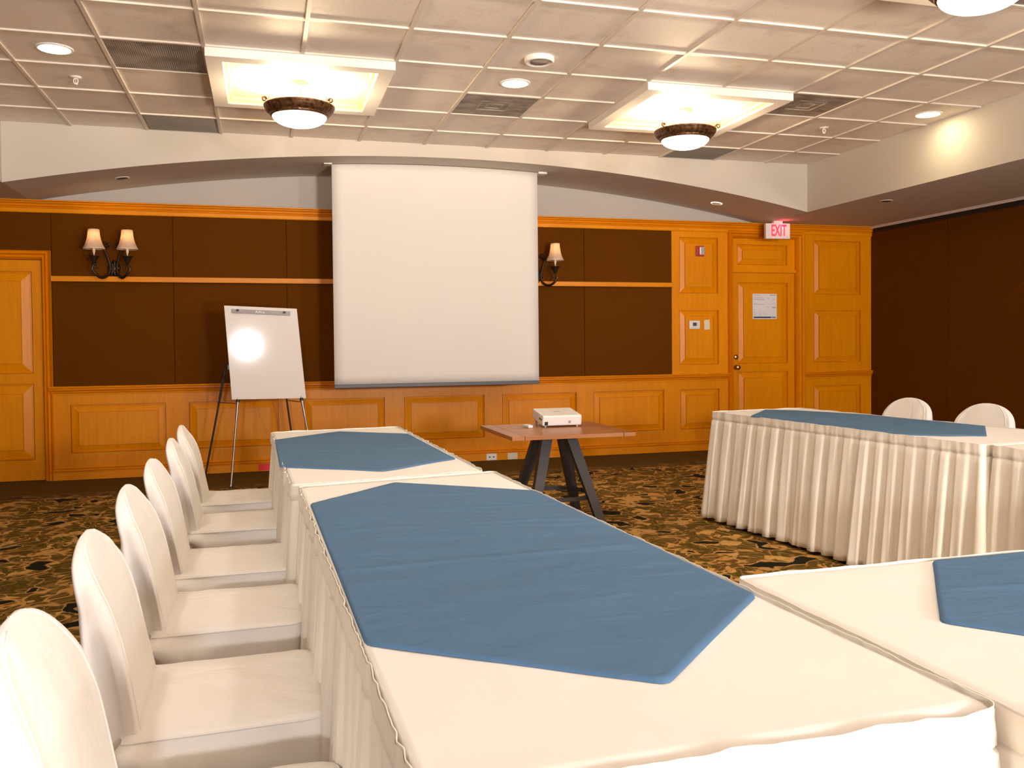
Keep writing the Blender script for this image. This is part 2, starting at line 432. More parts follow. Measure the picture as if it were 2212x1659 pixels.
tr = [(5.41, 6.083, 2.175, 2.415)]
frame_board(5.327, 6.185, 2.118, 2.485, tr, ys, 'transom_board', door); raised(*tr[0], ys, door, bevel=.045)
mb = MB(); mb.lathe([(.0, -.030), (.022, -.028), (.03, -.018), (.03, -.006), (.02, .004), (.012, .012), (.012, .03), (.03, .034), (.03, .04)], n=20)
kn = mb.build('door_knob', M['gold'], door); kn.rotation_euler = (-PI/2, 0, 0); kn.location = (5.386, ys-.04, .958)
mb = MB(); mb.lathe([(0, -.012), (.018, -.012), (.03, -.004), (.03, .004)], n=20); mb.box(-.004, -.014, -.022, .004, .014, -.01)
kn = mb.build('deadbolt', M['gold'], door); kn.rotation_euler = (-PI/2, 0, 0); kn.location = (5.386, ys-.006, 1.08)
door2 = struct(bpy.data.objects.new('door_2', None)); COL.objects.link(door2)
mb = MB(); casing(mb, -2.96, -2.018, 2.102, 0, .088, YF); mb.build('door_casing', M['wood'], door2)
y2 = 9.225
mb = MB(); mb.poly([(-2.018, YF+.03, 0), (-2.018, YF+.03, 2.102), (-2.018, y2+.04, 2.102), (-2.018, y2+.04, 0)]); mb.poly([(-2.96, YF+.03, 2.102), (-2.96, y2+.04, 2.102), (-2.018, y2+.04, 2.102), (-2.018, YF+.03, 2.102)])
mb.build('door_jamb', M['wood'], door2, fix=False)
h2 = [(-2.85, -2.105, 1.02, 1.99), (-2.85, -2.105, .20, .925)]
frame_board(-2.955, -2.022, .005, 2.098, h2, y2, 'door_slab', door2)
for h in h2: raised(*h, y2, door2, bevel=.075)

# ------------------------------------------------------------------ side and back walls, soffits
mb = MB(); mb.box(XL-.1, YB, 0, XL, 9.3, 2.75); struct(mb.build('wall_left', M['fabricwall']))
mb = MB(); mb.box(XL-.1, YB-.1, 0, XR+.1, YB, 3.3); struct(mb.build('wall_back', M['plaster']))
mb = MB(); mb.box(XR+.03, YB, 0, XR+.12, 9.3, 2.75); wr = struct(mb.build('wall_right', M['black']))
ysm = [9.20-.02, 7.93, 6.70, 5.47, 4.24, 3.01, 1.78, .55, -.68, -1.91, -3.14, -4.37, -5.6]
for a, b in zip(ysm[:-1], ysm[1:]):
    q = MB(); q.box(XR, b+.004, .012, XR+.03, a-.004, 2.585, bev=.004); q.build('partition_panel', M['accordion'], wr)
q = MB(); q.box(XR-.035, YB, 2.630, XR-.015, 9.2, 2.655); q.box(XR-.05, YB, 2.645, XR+.05, 9.2, 2.655); q.build('ceiling_track', M['tee'], wr)
q = MB(); q.box(XR+.002, YB, 2.585, XR+.028, 9.2, 2.65); q.build('track_gap_strip', M['black'], wr)
def arch(x):   # circular arc between the tray corners
    c = (TX0+TX1)/2; h = (TX1-TX0)/2; sag = .388; R = (h*h+sag*sag)/(2*sag)
    return S + math.sqrt(max(R*R-(x-c)**2, 0)) - (R-sag)
N = 64; xs = [TX0+(TX1-TX0)*i/N for i in range(N+1)]
mb = MB(); mb.quadgrid([[(x, TYF, arch(x)) for x in xs], [(x, TYF, H+.02) for x in xs]], smooth=False)
mb.quadgrid([[(x, TYF, arch(x)) for x in xs], [(x, 9.22, arch(x)) for x in xs]], smooth=True)
struct(mb.build('trim_5', M['plaster']))                                    # arched front soffit
mb = MB(); mb.box(TX1, YB, S, XR+.1, 9.22, S+.03); mb.box(TX1, YB, S+.03, TX1+.12, TYF+.01, H+.05); struct(mb.build('trim_6', M['plaster']))
mb = MB(); mb.box(XL-.1, YB, S, TX0, 9.22, S+.03); mb.box(TX0-.12, YB, S+.03, TX0, TYF+.01, H+.05); struct(mb.build('trim_7', M['plaster']))
# ceiling: backing slab, grid bars, tiles
mb = MB(); mb.box(XL-.1, YB-.1, H+.06, XR+.1, 9.4, H+.16)
ceil = struct(mb.build('ceiling', M['plaster']))
gx = [GX0+T*i for i in range(-2, 12) if TX0 < GX0+T*i < TX1]; gy = [GY0+T*i for i in range(-14, 5) if YB < GY0+T*i < TYF]
cofs = [(1, 1), (6, 1), (6, -4), (1, -4)]
cofcells = {(a+i, b+j) for a, b in cofs for i in (0, 1) for j in (0, 1)}
vents = {(0, 1): 'perf', (0, 4): 'dark', (4, 2): 'sq', (8, 1): 'sq', (8, 4): 'dark', (8, -3): 'perf'}
zt = H+.010
def bars():
    hw = .012
    for x in gx:
        i = round((x-GX0)/T)
        cuts = [(GY0+T*b, GY0+T*(b+2)) for a, b in cofs if a+1 == i]
        q = MB(); y = YB
        for c0, c1 in sorted(cuts)+[(TYF, TYF)]:
            if c0 > y: q.box(x-hw, y, H-.002, x+hw, c0, H+.03)
            y = c1
        q.build('grid_bar', M['tee'], ceil)
    for y in gy:
        j = round((y-GY0)/T)
        cuts = [(GX0+T*a, GX0+T*(a+2)) for a, b in cofs if b+1 == j]
        q = MB(); x = TX0
        for c0, c1 in sorted(cuts)+[(TX1, TX1)]:
            if c0 > x: q.box(x, y-hw, H-.001, c0, y+hw, H+.03)
            x = c1
        q.build('grid_bar', M['tee'], ceil)
bars()
q = MB(); q.box(-T/2+.002, -T/2+.002, 0, T/2-.002, T/2-.002, .012); tile0 = None
tilemesh = {}
for j in range(-12, 5):
    for i in range(-2, 12):
        x0, x1 = max(GX0+T*i, TX0), min(GX0+T*(i+1), TX1); y0, y1 = max(GY0+T*j, YB), min(GY0+T*(j+1), TYF)
        if x1-x0 < .02 or y1-y0 < .02 or (i, j) in cofcells or (i, j) in vents: continue
        key = (round(x1-x0, 3), round(y1-y0, 3))
        if key not in tilemesh:
            w, d = key; q = MB(); q.box(-w/2+.003, -d/2+.003, 0, w/2-.003, d/2-.003, .014)
            o = q.build('ceiling_tile', M['tile'], ceil); tilemesh[key] = o.data
        else:
            o = bpy.data.objects.new('ceiling_tile', tilemesh[key]); COL.objects.link(o); o.parent = ceil
        o.location = ((x0+x1)/2, (y0+y1)/2, zt)
vl = {(0, 1): 'perforated grey return grille beside the left square light coffer', (0, 4): 'dark ceiling grille against the fascia left of the left coffer',
      (4, 2): 'dusty square diffuser just beyond the middle round downlight', (8, 1): 'dirty grey square diffuser at the right edge of the far right coffer',
      (8, 4): 'dark ceiling grille against the fascia beyond the far right bowl light', (8, -3): 'grey ceiling grille in the upper right corner of the photo'}
for (i, j), k in vents.items():
    x0, y0 = GX0+T*i, GY0+T*j; y1 = min(y0+T, TYF); w, d = T-.026, y1-y0-.026
    t = thing('ceiling_vent', vl[(i, j)], 'vent', (x0+T/2, (y0+y1)/2, zt-.004), group='vents in the tiled ceiling')
    q = MB(); q.box(-w/2, -d/2, 0, w/2, d/2, .014)
    q.build('vent_plate', {'perf': M['perf'], 'dark': M['dark_metal'], 'sq': M['dirty']}[k], t)
    if k == 'dark':
        q = MB()
        for n in range(14):
            yy = -d/2+.03+n*(d-.06)/13; q.box(-w/2+.02, yy, -.006, w/2-.02, yy+.004, .001)
        q.build('louvre', M['dark_metal'], t, kind='stuff')
    else:
        for n, s_ in enumerate((.13, .07) if k == 'sq' else ()):
            q = MB(); a = s_; b = s_-.012
            ring_ = [[(-a, -a), (a, -a), (a, a), (-a, a)], [(-b, -b), (b, -b), (b, b), (-b, b)]]
            rows = [[(*p, -.001) for p in ring_[0]], [(*p, -.006+n*.001) for p in ring_[1]], [(p[0]*.94, p[1]*.94, .001) for p in ring_[1]]]
            q.quadgrid(rows, True, False); q.build('vent_ring', M['dirty'], t)

# ------------------------------------------------------------------ ceiling coffers with bowl lights
def coffer(cx, cy, label, cat='ceiling coffer'):
    t = thing('light_coffer', label, cat, (cx, cy, H), group='square coffers around the bowl lights')
    a = .605; z = -.057
    q = MB(); R = []
    for h, zz in ((a, .02), (a, z), (.505, z), (.500, z+.004)): R.append([(-h, -h, zz), (h, -h, zz), (h, h, zz), (-h, h, zz)])
    q.quadgrid(R, True, False); q.build('coffer_frame', M['white_trim'], t, fix=False)
    q = MB(); R = []
    for h, zz in ((.500, z+.004), (.490, z+.020), (.478, z+.026), (.465, z+.046), (.460, z+.048)): R.append([(-h, -h, zz), (h, -h, zz), (h, h, zz), (-h, h, zz)])
    q.quadgrid(R, True, False); q.build('coffer_moulding', M['coffer_lip'], t, fix=False)
    q = MB(); h = .47; q.poly([(-h, -h, z+.048), (h, -h, z+.048), (h, h, z+.048), (-h, h, z+.048)]); q.box(-h, -h, z+.05, h, h, z+.056)
    q.build('coffer_back', M['coffer_in'], t, fix=False)
    return t
def bowl(cx, cy, label):
    t = thing('bowl_light', label, 'ceiling light', (cx, cy, 0), group='alabaster bowl lights in the coffers')
    zc = H-.009
    q = MB(); q.lathe([(.0, zc), (.062, zc), (.068, zc-.006), (.066, zc-.030), (.058, zc-.042), (.02, zc-.046), (0, zc-.046)], n=32); q.build('canopy', M['cream_metal'], t)
    for k in range(3):
        a = k*2*PI/3+.6
        pts = catmull([(r*cos(a), r*sin(a), z) for r, z in ((.045, zc-.04), (.047, zc-.07), (.06, zc-.11), (.105, zc-.165), (.15, zc-.19), (.205, zc-.19))], 5)
        q = MB(); q.tube(pts, .0045, 8); q.build('rod', M['cream_metal'], t)
    q = MB(); q.tube([(0, 0, zc-.045), (0, 0, zc-.24)], .009, 10); q.lathe([(0, zc-.19), (.02, zc-.195), (.03, zc-.22), (.03, zc-.235), (0, zc-.24)], n=16); q.build('stem', M['cream_metal'], t)
    zr = 2.978
    flute = lambda a, r, z: .012*abs(sin(a*18)) if .195 < r < .245 and z < -.004 else 0
    q = MB(); q.lathe([(.212, 0), (.236, .004), (.250, .0), (.250, -.008), (.243, -.014), (.240, -.026), (.230, -.042), (.214, -.055), (.203, -.060), (.205, -.067), (.197, -.075), (.190, -.077), (.187, -.070), (.192, -.06), (.212, 0)], (0, 0, zr), 144, mod=flute)
    q.build('bronze_rim', M['bronze'], t)
    for k in range(3):
        a = k*2*PI/3-2.75
        u = Vector((cos(a), sin(a), 0)); c = u*.262+Vector((0, 0, zr+.010))
        pts = []
        for n in range(22):
            th = n/21*2.3*2*PI/2; r_ = .020*(1-.72*n/21); pts.append(c+u*cos(th)*r_*-1+Vector((0, 0, sin(th)*r_)))
        q = MB(); q.tube(pts, [.0075-.003*n/21 for n in range(22)], 8)
        q.tube([c+u*-.03+Vector((0, 0, .004)), c+u*-.04+Vector((0, 0, .045))], [.0035, .001], 6)
        q.build('scroll', M['bronze'], t)
    q = MB(); prof = [(.188*sin(b), -.084-.078*(1-sin(PI/2-b)**1.0)*0-.078*cos(b)) for b in [PI/2*n/14 for n in range(15)]]
    prof = [(.0, -.148) if n == 0 else (.192*sin(PI/2*n/14), -.070-.078*cos(PI/2*n/14)) for n in range(15)]
    prof += [(.187, -.064), (.15, -.095), (.0, -.134)]
    q.lathe(prof, (0, 0, zr), 48); q.build('glass_bowl', M['glassglow' if cy > 5 else 'glassglow_near'], t)
    for k in range(3):
        a = k*2*PI/3+1.4; c = Vector((.085*cos(a), .085*sin(a), zr-.045))
        q = MB(); q.lathe([(0, -.035), (.012, -.034), (.013, -.012), (.02, .004), (.028, .024), (.026, .042), (.012, .056), (0, .058)], c, 14); q.build('bulb', M['white_plastic'], t)
    for k in range(2):
        p = point((cx+(.12 if k else -.12), cy+.04*(k-.5), zr+.012), 30, BULB, .035); 
    return t
lab = ['left of the two far ones', 'right of the two far ones', 'in the upper right corner', 'above the near left table, just out of view']
clab = ['left square white coffer around the bowl light over the easel side', 'right far square white coffer around the bowl light before the arch', 'square white coffer in the upper right corner of the photo', 'square white coffer over the near left table, above the view']
for n, (i, j) in enumerate(cofs):
    cx, cy = GX0+T*(i+1), GY0+T*(j+1)
    coffer(cx, cy, clab[n]); bowl(cx, cy, 'glass bowl light with bronze rim, '+lab[n])

# unseen fill lamps added behind the camera to brighten the ceiling
for lx, ly in ((.27, -2.67), (3.32, -2.67)): point((lx, ly, 2.95), 40, BULB, .12)
# recessed downlights
for x, y, L in ((-1.252, 6.178, 'lit round recessed downlight left of the left coffer'), (1.798, 6.178, 'lit round recessed downlight between the two far coffers'), (5.43, 6.178, 'lit round recessed downlight close to the right fascia')):
    t = thing('downlight', L, 'ceiling light', (x, y, zt), group='lit recessed downlights')
    q = MB(); q.lathe([(.112, 0), (.110, -.006), (.094, -.008), (.092, -.002)], n=40); q.build('trim_ring', M['white_plastic'], t)
    q = MB(); q.lathe([(0, -.004), (.093, -.004), (.093, .006)], n=40); q.build('lens', M['lens'], t)
# unseen overhead lamps added above the view to brighten tables, in downlight spacing
for dx in (-1.25, 1.80, 5.43):
    for dy in (3.13, .69):
        l = bpy.data.lights.new('overhead_fill', 'AREA'); l.shape = 'DISK'; l.size = .18; l.energy = 15 if dy > 2 else 3.5; l.color = (1, .93, .85)
        o = bpy.data.objects.new('overhead_fill', l); COL.objects.link(o); o.location = (dx, dy, H-.01)
# small soffit lights
def onarch(x): return arch(x)
for x, y, lit, L in ((-1.22, 8.68, False, 'small unlit recessed eyelet in the arch, left end'), (4.86, 8.74, True, 'small lit recessed light in the arch, right end'), (6.0, 7.40, False, 'small unlit recessed light in the right soffit')):
    z = onarch(x) if x < TX1 else S
    sl = (onarch(x+.05)-onarch(x-.05))/.1 if x < TX1 else 0
    t = thing('soffit_light', L, 'ceiling light', (x, y, z-.001)); t.rotation_euler = (0, -math.atan(sl), 0)
    q = MB(); q.lathe([(.064, 0), (.062, -.005), (.052, -.006), (.050, -.003)], n=32); q.build('trim_ring', M['white_plastic'], t)
    q = MB(); q.lathe([(0, -.0058), (.052, -.0058), (.052, .0)], n=32); q.build('lens', M['white_plastic'] if lit else M['black'], t)  # unlit ones: the hole's darkness painted as a flat black disc
    if lit: t.children[1].data.materials[0] = plain('small lit lens', (.8, .8, .75), .4, emit=(1, .9, .75), es=1.2)
t = thing('ceiling_speaker', 'round white ceiling speaker disc beside the middle downlight', 'speaker', (1.80, 5.60, zt))
q = MB(); q.lathe([(.100, 0), (.100, -.022), (.094, -.032), (.086, -.034), (.082, -.026), (0, -.026)], n=40); q.build('housing', M['white_trim'], t)
q = MB(); q.lathe([(0, -.030), (.060, -.030), (.064, -.024)], n=32); q.build('grille', M['dirty'], t)
for x, y, L in ((-1.245, 6.79, 'white ceiling sprinkler head on the left, near the lit downlight'), (4.85, 6.79, 'white ceiling sprinkler head near the right fascia')):
    t = thing('sprinkler_head', L, 'sprinkler', (x, y, zt), group='ceiling sprinkler heads')
    q = MB(); q.lathe([(0, 0), (.040, 0), (.038, -.006), (.015, -.010), (0, -.010)], n=24); q.build('escutcheon', M['white_trim'], t)
    q = MB()
    for s_ in (-1, 1): q.tube([(0, 0, -.008), (s_*.014, 0, -.018), (s_*.014, 0, -.038), (0, 0, -.050)], .0035, 6)
    q.tube([(0, 0, -.008), (0, 0, -.050)], .002, 6); q.lathe([(0, -.048), (.014, -.050), (.014, -.053), (0, -.054)], n=14); q.build('frame', M['white_trim'], t)

# ------------------------------------------------------------------ projection screen
t = thing('projection_screen', 'white pull-down projection screen hanging from the arched soffit', 'projection screen', (0, 0, 0))
YS = 8.60; X0, X1 = .655, 2.730
def ztop(x): return arch(x)-.004
rows = []
for k in range(25):
    f = k/24; rows.append([(X0+(X1-X0)*u/20, YS+.006*sin(PI*u/20)*sin(PI*f)-.0, (ztop(X0+(X1-X0)*u/20))*(1-f)+.880*f) for u in range(21)])
q = MB(); q.quadgrid(rows); sc_ = q.build('screen_fabric', M['screen'], t); sm = sc_.modifiers.new('s', 'SOLIDIFY'); sm.thickness = .002
q = MB(); q.box(X0-.003, YS-.014, .846, X1+.003, YS+.014, .882, bev=.004); q.build('bottom_bar', M['rod'], t)
q = MB(); q.box(X0-.075, YS-.05, arch(X0-.07)-.008, X0, YS+.06, arch(X0)+.01); q.build('slot_trim', M['white_trim'], t)
q = MB(); q.box(X1, YS-.05, arch(X1)-.022, X1+.09, YS+.06, arch(X1)-.002); q.build('slot_trim', M['white_trim'], t)

# ------------------------------------------------------------------ text helper
def text_obj(name, s, size, mat, parent, loc, rot, extrude=.001, sx=1.0, offset=0):
    cu = bpy.data.curves.new(name, 'FONT'); cu.body = s; cu.size = size; cu.extrude = extrude; cu.align_x = 'CENTER'; cu.align_y = 'CENTER'; cu.offset = offset
    cu.resolution_u = 3
    ob = bpy.data.objects.new('tmp', cu); COL.objects.link(ob)
    dg = C.evaluated_depsgraph_get(); me = bpy.data.meshes.new_from_object(ob.evaluated_get(dg)); bpy.data.objects.remove(ob)
    for v in me.vertices: v.co.x *= sx
    me.materials.clear(); me.materials.append(mat); o = bpy.data.objects.new(name, me); COL.objects.link(o)
    o.parent = parent; o.location = loc; o.rotation_euler = rot
    return o

# ------------------------------------------------------------------ exit sign
t = thing('exit_sign', 'lit red exit sign hanging over the panelled door', 'sign', (5.745, 8.93, 2.63), rz=-.10)
q = MB(); q.box(-.150, -.025, -.182, .150, .025, -.004, bev=.005); q.build('sign_box', M['white_plastic'], t)
q = MB(); q.box(-.055, -.03, -.004, .055, .03, .024, bev=.004); q.build('mounting_canopy', M['white_plastic'], t)
text_obj('letters', 'EXIT', .185, M['letters'], t, (.008, -.0265, -.093), (PI/2, 0, 0), .0015, .50, .004)
point((5.80, 8.87, 2.595), .55, (1, .08, .1), .04, 'sign_glow')

# ------------------------------------------------------------------ wall devices
t = thing('fire_strobe', 'small red and clear fire alarm strobe on the upper wood panel', 'alarm', (4.876, 9.174, 2.315))
q = MB(); q.box(-.048, -.026, -.060, .048, 0, .060, bev=.005); q.build('housing', M['red_plastic'], t)
q = MB(); q.box(-.018, -.052, -.048, .042, -.024, .048, bev=.010); q.build('strobe_lens', M['clear'], t)
t = thing('thermostat', 'white wall thermostat with small grey display', 'thermostat', (4.800, 9.174, 1.462))
q = MB(); q.box(-.067, -.026, -.048, .067, 0, .048, bev=.007); q.build('housing', M['white_plastic'], t)
q = MB(); q.box(-.025, -.028, -.014, .023, -.024, .026); q.build('display', M['lcd'], t)
q = MB(); q.box(.034, -.0275, -.010, .040, -.024, .026); q.box(-.05, -.0275, -.030, .03, -.0255, -.027); q.build('slider', M['ink'], t)
t = thing('wall_switch', 'ivory light switch plate tilted slightly, right of the thermostat', 'switch', (4.966, 9.174, 1.462)); t.rotation_euler = (0, -.04, 0)
q = MB(); q.box(-.037, -.009, -.058, .037, 0, .058, bev=.004); q.build('plate', M['ivory_plastic'], t)
q = MB(); q.box(-.024, -.012, -.036, .024, -.008, .036, bev=.002); q.build('rocker', M['ivory_plastic'], t)
for x, L, mt in ((2.360, 'white double jack wall plate low on the baseboard', 'white_plastic'), (2.597, 'cream power outlet plate low on the baseboard', 'ivory_plastic')):
    t = thing('wall_outlet', L, 'outlet', (x, 9.160, .038))
    q = MB(); q.box(-.057, -.007, -.036, .057, 0, .036, bev=.003); q.build('plate', M[mt], t)
    q = MB()
    if mt == 'white_plastic':
        for s_ in (-.022, .022):
            q = MB(); q.box(s_-.008, -.010, -.007, s_+.008, -.006, .006); q.build('socket', M['black'], t)
    else:
        q.box(-.018, -.0085, -.018, .018, -.006, .018, bev=.001); q.build('socket', M['white_plastic'], t)
        q = MB()
        for s_ in (-.007, .007): q.box(s_-.0015, -.0095, -.002, s_+.0015, -.008, .008)
        q.build('slot', M['black'], t)
q = MB(); q.box(-.060, -.004, -.002, .060, 0, .062, bev=.001); tag(q.build('tape_strip', M['red'], loc=(-.005, 9.159, .010)), 'red tape patch stuck on the baseboard behind the left tables', 'tape')
t = thing('door_notice', 'white laminated notice sheet with blue footer on the door', 'notice', (5.771, 9.238, 1.681))
q = MB(); q.box(-.163, -.002, -.150, .163, 0, .150); q.build('sheet', M['paper'], t)
random.seed(4); q = MB()
def ln(x0, x1, z, h=.004): q.box(x0, -.0028, z, x1, -.0018, z+h)
ln(-.15, -.06, .130, .006); ln(.07, .15, .128, .009); ln(-.15, -.02, .105); ln(-.15, .0, .085, .005); ln(-.15, .0, .076); ln(-.15, -.1, .035); ln(-.15, .0, .022, .006); ln(.015, .06, -.01); ln(.10, .15, -.02, .014); ln(-.15, -.13, -.045)
for c in range(3):
    for r in range(3): ln(-.15+c*.065, -.145+c*.065, -.070-r*.018, .006); ln(-.14+c*.065, -.11+c*.065, -.070-r*.018, .003)
for a, b in ((.04, .10), (.115, .085)): ln(a, a+.015, b, .004); ln(a+.004, a+.009, b-.012, .012)
q.box(.012, -.0025, .03, .155, -.0018, .0315); q.build('print', M['ink'], t, kind='stuff')
q = MB(); q.box(-.150, -.0028, -.140, .085, -.0018, -.122); [q.box(.095+k*.02, -.0028, -.140, .108+k*.02, -.0018, -.122) for k in range(3)]; q.build('footer_bar', M['ink_blue'], t)

# ------------------------------------------------------------------ wall sconces
def sconce(label):
    t = thing('wall_sconce', label, 'wall lamp', group='twin arm wall sconces')
    q = MB()
    for k in range(9):      # leafy rosette back plate
        a = k*2*PI/9; q.tube([(.012*cos(a), -.02, .012*sin(a)*1.4), (.045*cos(a), -.034, .060*sin(a)), (.058*cos(a+.25), -.012, .080*sin(a+.25))], [.012, .017, .004], 8)
    rows = []
    for i in range(9):
        b = i/8*PI/2; rows.append([(.05*cos(b)*cos(a), -.004-.03*sin(b), .075*cos(b)*sin(a)) for a in [2*PI*k/24 for k in range(24)]])
    q.quadgrid(rows, True); q.tube([(-.02, -.02, -.07), (.0, -.025, -.11), (.03, -.02, -.075)], [.012, .014, .008], 8)
    q.build('back_plate', M['iron'], t, loc=(0, 0, -.20))
    for s_ in (-1, 1):
        P = [(.075, -.07, .030), (.060, -.07, .042), (.040, -.06, .035), (.036, -.06, .010), (.056, -.08, -.000), (.072, -.09, .01)]
        P2 = [(.086, -.07, .004), (.070, -.06, -.04), (.046, -.05, -.11), (.030, -.04, -.19), (.042, -.06, -.26), (.085, -.14, -.300), (.130, -.19, -.275), (.160, -.20, -.225), (.150, -.20, -.185), (.122, -.20, -.18), (.112, -.20, -.205), (.128, -.20, -.222)]
        q = MB(); q.tube(catmull([(s_*x, y, z) for x, y, z in P], 5), [.010]*26, 8); q.tube(catmull([(s_*x, y, z) for x, y, z in P2], 6), [.006+.007*sin(PI*k/66) for k in range(67)], 8)
        q.build('arm', M['iron'], t)
        q = MB(); q.tube(catmull([(s_*.155, -.20, -.250), (s_*.168, -.205, -.220), (s_*.160, -.205, -.195)], 4), [.004, .007, .010, .011, .010, .008, .007, .005, .003], 8); q.build('leaf', M['bronze'], t)
        c = (s_*.145, -.20, 0)
        q = MB(); q.lathe([(0, -.190), (.010, -.185), (.016, -.165), (.022, -.150), (.034, -.125), (.038, -.112), (.050, -.104), (.050, -.098), (.0, -.098)], c, 24); q.build('candle_cup', M['iron'], t)
        q = MB(); q.lathe([(0, -.100), (.005, -.094), (.006, -.080), (.012, -.060), (.014, -.02), (.013, .02), (.0, .022)], c, 14); q.build('candle', M['candle'], t)
        q = MB(); pr = [(.095, -.030), (.090, -.022), (.074, .012), (.061, .055), (.053, .100), (.050, .138), (.049, .146)]
        q.lathe(pr, c, 48, mod=lambda a, r, z: -.02*abs(sin(3*a))); sh = q.build('lamp_shade', M['shade'], t)
        sh.modifiers.new('s', 'SOLIDIFY').thickness = .002
        q = MB(); q.lathe([(.0955, -.034), (.0965, -.030), (.093, -.027)], c, 48); q.lathe([(.049, .143), (.0515, .147), (.049, .149)], c, 48)
        for k in range(6):
            a = k*PI/3
            q.tube([(c[0]+(r*1.01)*cos(a), c[1]+(r*1.01)*sin(a), z) for r, z in pr], .0012, 5)
        q.build('shade_trim', M['candle'], sh)
    return t
def sconce_lights(x, z):
    for s_ in (-1, 1): point((x+s_*.145, 8.985, z+.085), .55, BULB, .018)
s1 = sconce('wrought iron twin arm sconce with two ivory shades, left of the easel'); s1.location = (-1.375, 9.188, 2.225)
s2 = copy_tree(s1); s2['label'] = 'wrought iron sconce partly hidden behind the right edge of the screen'; s2.location = (2.905, 9.188, 2.193)
sconce_lights(-1.375, 2.225); sconce_lights(2.905, 2.193)

# ------------------------------------------------------------------ easel with whiteboard
t = thing('easel_whiteboard', 'white flip chart board on a metal easel before the front wall', 'easel', (0, 0, 0))
bm_ = Matrix(((1, 0, 0, 0), (0, 1, 0, 0), (0, 0, 1, 0), (0, 0, 0, 1)))
TL, TR, BR, BL = Vector((-.3393, 8.3415, 1.6327)), Vector((.3001, 8.330, 1.6041)), Vector((.3712, 8.311, .7758)), Vector((-.2837, 8.3222, .7795))
nrm = (TR-TL).cross(BL-TL).normalized()
if nrm.y > 0: nrm = -nrm
q = MB(); b_ = nrm*-.014
q.quadgrid([[TL, TR, BR, BL], [TL+b_, TR+b_, BR+b_, BL+b_]], True, False); q.poly([TL+b_, TR+b_, BR+b_, BL+b_]); q.build('board_frame', M['board_edge'], t)
ins = lambda u, v: (TL*(1-u)+TR*u)*(1-v)+(BL*(1-u)+BR*u)*v
q = MB(); e = .006; o_ = nrm*.0015
q.poly([ins(e, e)+o_, ins(1-e, e)+o_, ins(1-e, 1-e)+o_, ins(e, 1-e)+o_]); q.poly([TL+nrm*.0002, TR+nrm*.0002, BR+nrm*.0002, BL+nrm*.0002]); q.build('writing_surface', M['board'], t, fix=False)
ux = (TR-TL).normalized(); uz = (TL-BL); uz = (uz-ux*uz.dot(ux)).normalized()
cl = Matrix((( ux.x, -nrm.x, uz.x, 0), (ux.y, -nrm.y, uz.y, 0), (ux.z, -nrm.z, uz.z, 0), (0, 0, 0, 1)))
pc = ins(.50, .055); cl.translation = pc
q = MB(); q.box(-.258, -.014, -.020, .258, -.001, .018, cl, bev=.003); q.box(-.258, -.020, -.002, .258, -.012, .004, cl); clip = q.build('clamp_bar', plain('grey clamp metal', (.30, .28, .27), .5, .3), t)
for s_ in (-.205, .205):
    q = MB(); q.tube([cl @ Vector((s_, -.01, .008)), cl @ Vector((s_, -.040, .006))], .011, 14); q.build('knob', M['black'], clip)
lg = text_obj('lettering', 'Alfra', .034, M['paper'], clip, (0, 0, 0), (0, 0, 0), .0008, 1.25)
lg.matrix_world = cl @ Matrix.Translation((-.012, -.0212, -.002)) @ Matrix.Rotation(PI/2, 4, 'X')
def leg(a, b, mt, nm='leg'):
    a, b = Vector(a), Vector(b); q = MB(); m_ = a.lerp(b, .30); q.tube([a, m_], .0125, 10); q.tube([m_, b], .0095, 10)
    q.lathe([(0, 0), (.014, 0), (.014, .02), (.010, .03)], b, 10); o = q.build(nm, mt, t)
    q = MB(); d = (b-a).normalized(); k = a.lerp(b, .10); q.tube([k-d*.012, k+d*.012], .017, 10); q.tube([k, k+Vector((.0, -.035, 0))], .006, 8); q.build('collar', M['black'], o)
leg((-.225, 8.345, .85), (-.30, 8.16, 0), M['steel'])
leg((-.335, 8.50, 1.10), (-.56, 8.86, 0), M['steel_dark'])
leg((.318, 8.335, .85), (.455, 8.14, 0), M['steel'])
leg((.16, 8.48, 1.10), (.30, 8.86, 0), M['steel_dark'])
for sa, sb in (((-.24, 8.32, .74), (-.42, 8.62, .74)), ((.335, 8.31, .74), (.22, 8.62, .74))):
    q = MB(); q.tube([sa, sb], .004, 6); q.build('spreader', M['steel_dark'], t)
q = MB(); q.box(-.32, 8.42, 1.05, .30, 8.44, 1.09); q.build('cross_bar', M['steel_dark'], t)

# ------------------------------------------------------------------ dressed tables
ZT = .76
def lerp2(a, b, f): return (a[0]+(b[0]-a[0])*f, a[1]+(b[1]-a[1])*f)
def roundpoly(quad, r=.035, n=5):
    out = []; m = len(quad)
    for i in range(m):
        p0, p1, p2 = Vector(quad[i-1]), Vector(quad[i]), Vector(quad[(i+1) % m])
        a = p1+(p0-p1).normalized()*r; b = p1+(p2-p1).normalized()*r
        for k in range(n+1):
            f = k/n; out.append(((1-f)**2*a+2*f*(1-f)*p1+f*f*b)[:])
    return out
def resample(pts, step):
    P = [Vector(p) for p in pts]; P.append(P[0]); out = []; acc = 0
    L = [0]
    for a, b in zip(P[:-1], P[1:]): L.append(L[-1]+(b-a).length)
    n = int(L[-1]/step); j = 0
    for i in range(n):
        s_ = L[-1]*i/n
        while L[j+1] < s_: j += 1
        f = (s_-L[j])/max(L[j+1]-L[j], 1e-9); p = P[j].lerp(P[j+1], f); tn = (P[j+1]-P[j]).normalized()
        out.append((p, s_))
    res = []
    for i, (p, s_) in enumerate(out):
        tn = (out[(i+1) % n][0]-out[i-1][0]).normalized(); res.append((p, Vector((tn.y, -tn.x)), s_))
    return res, L[-1]
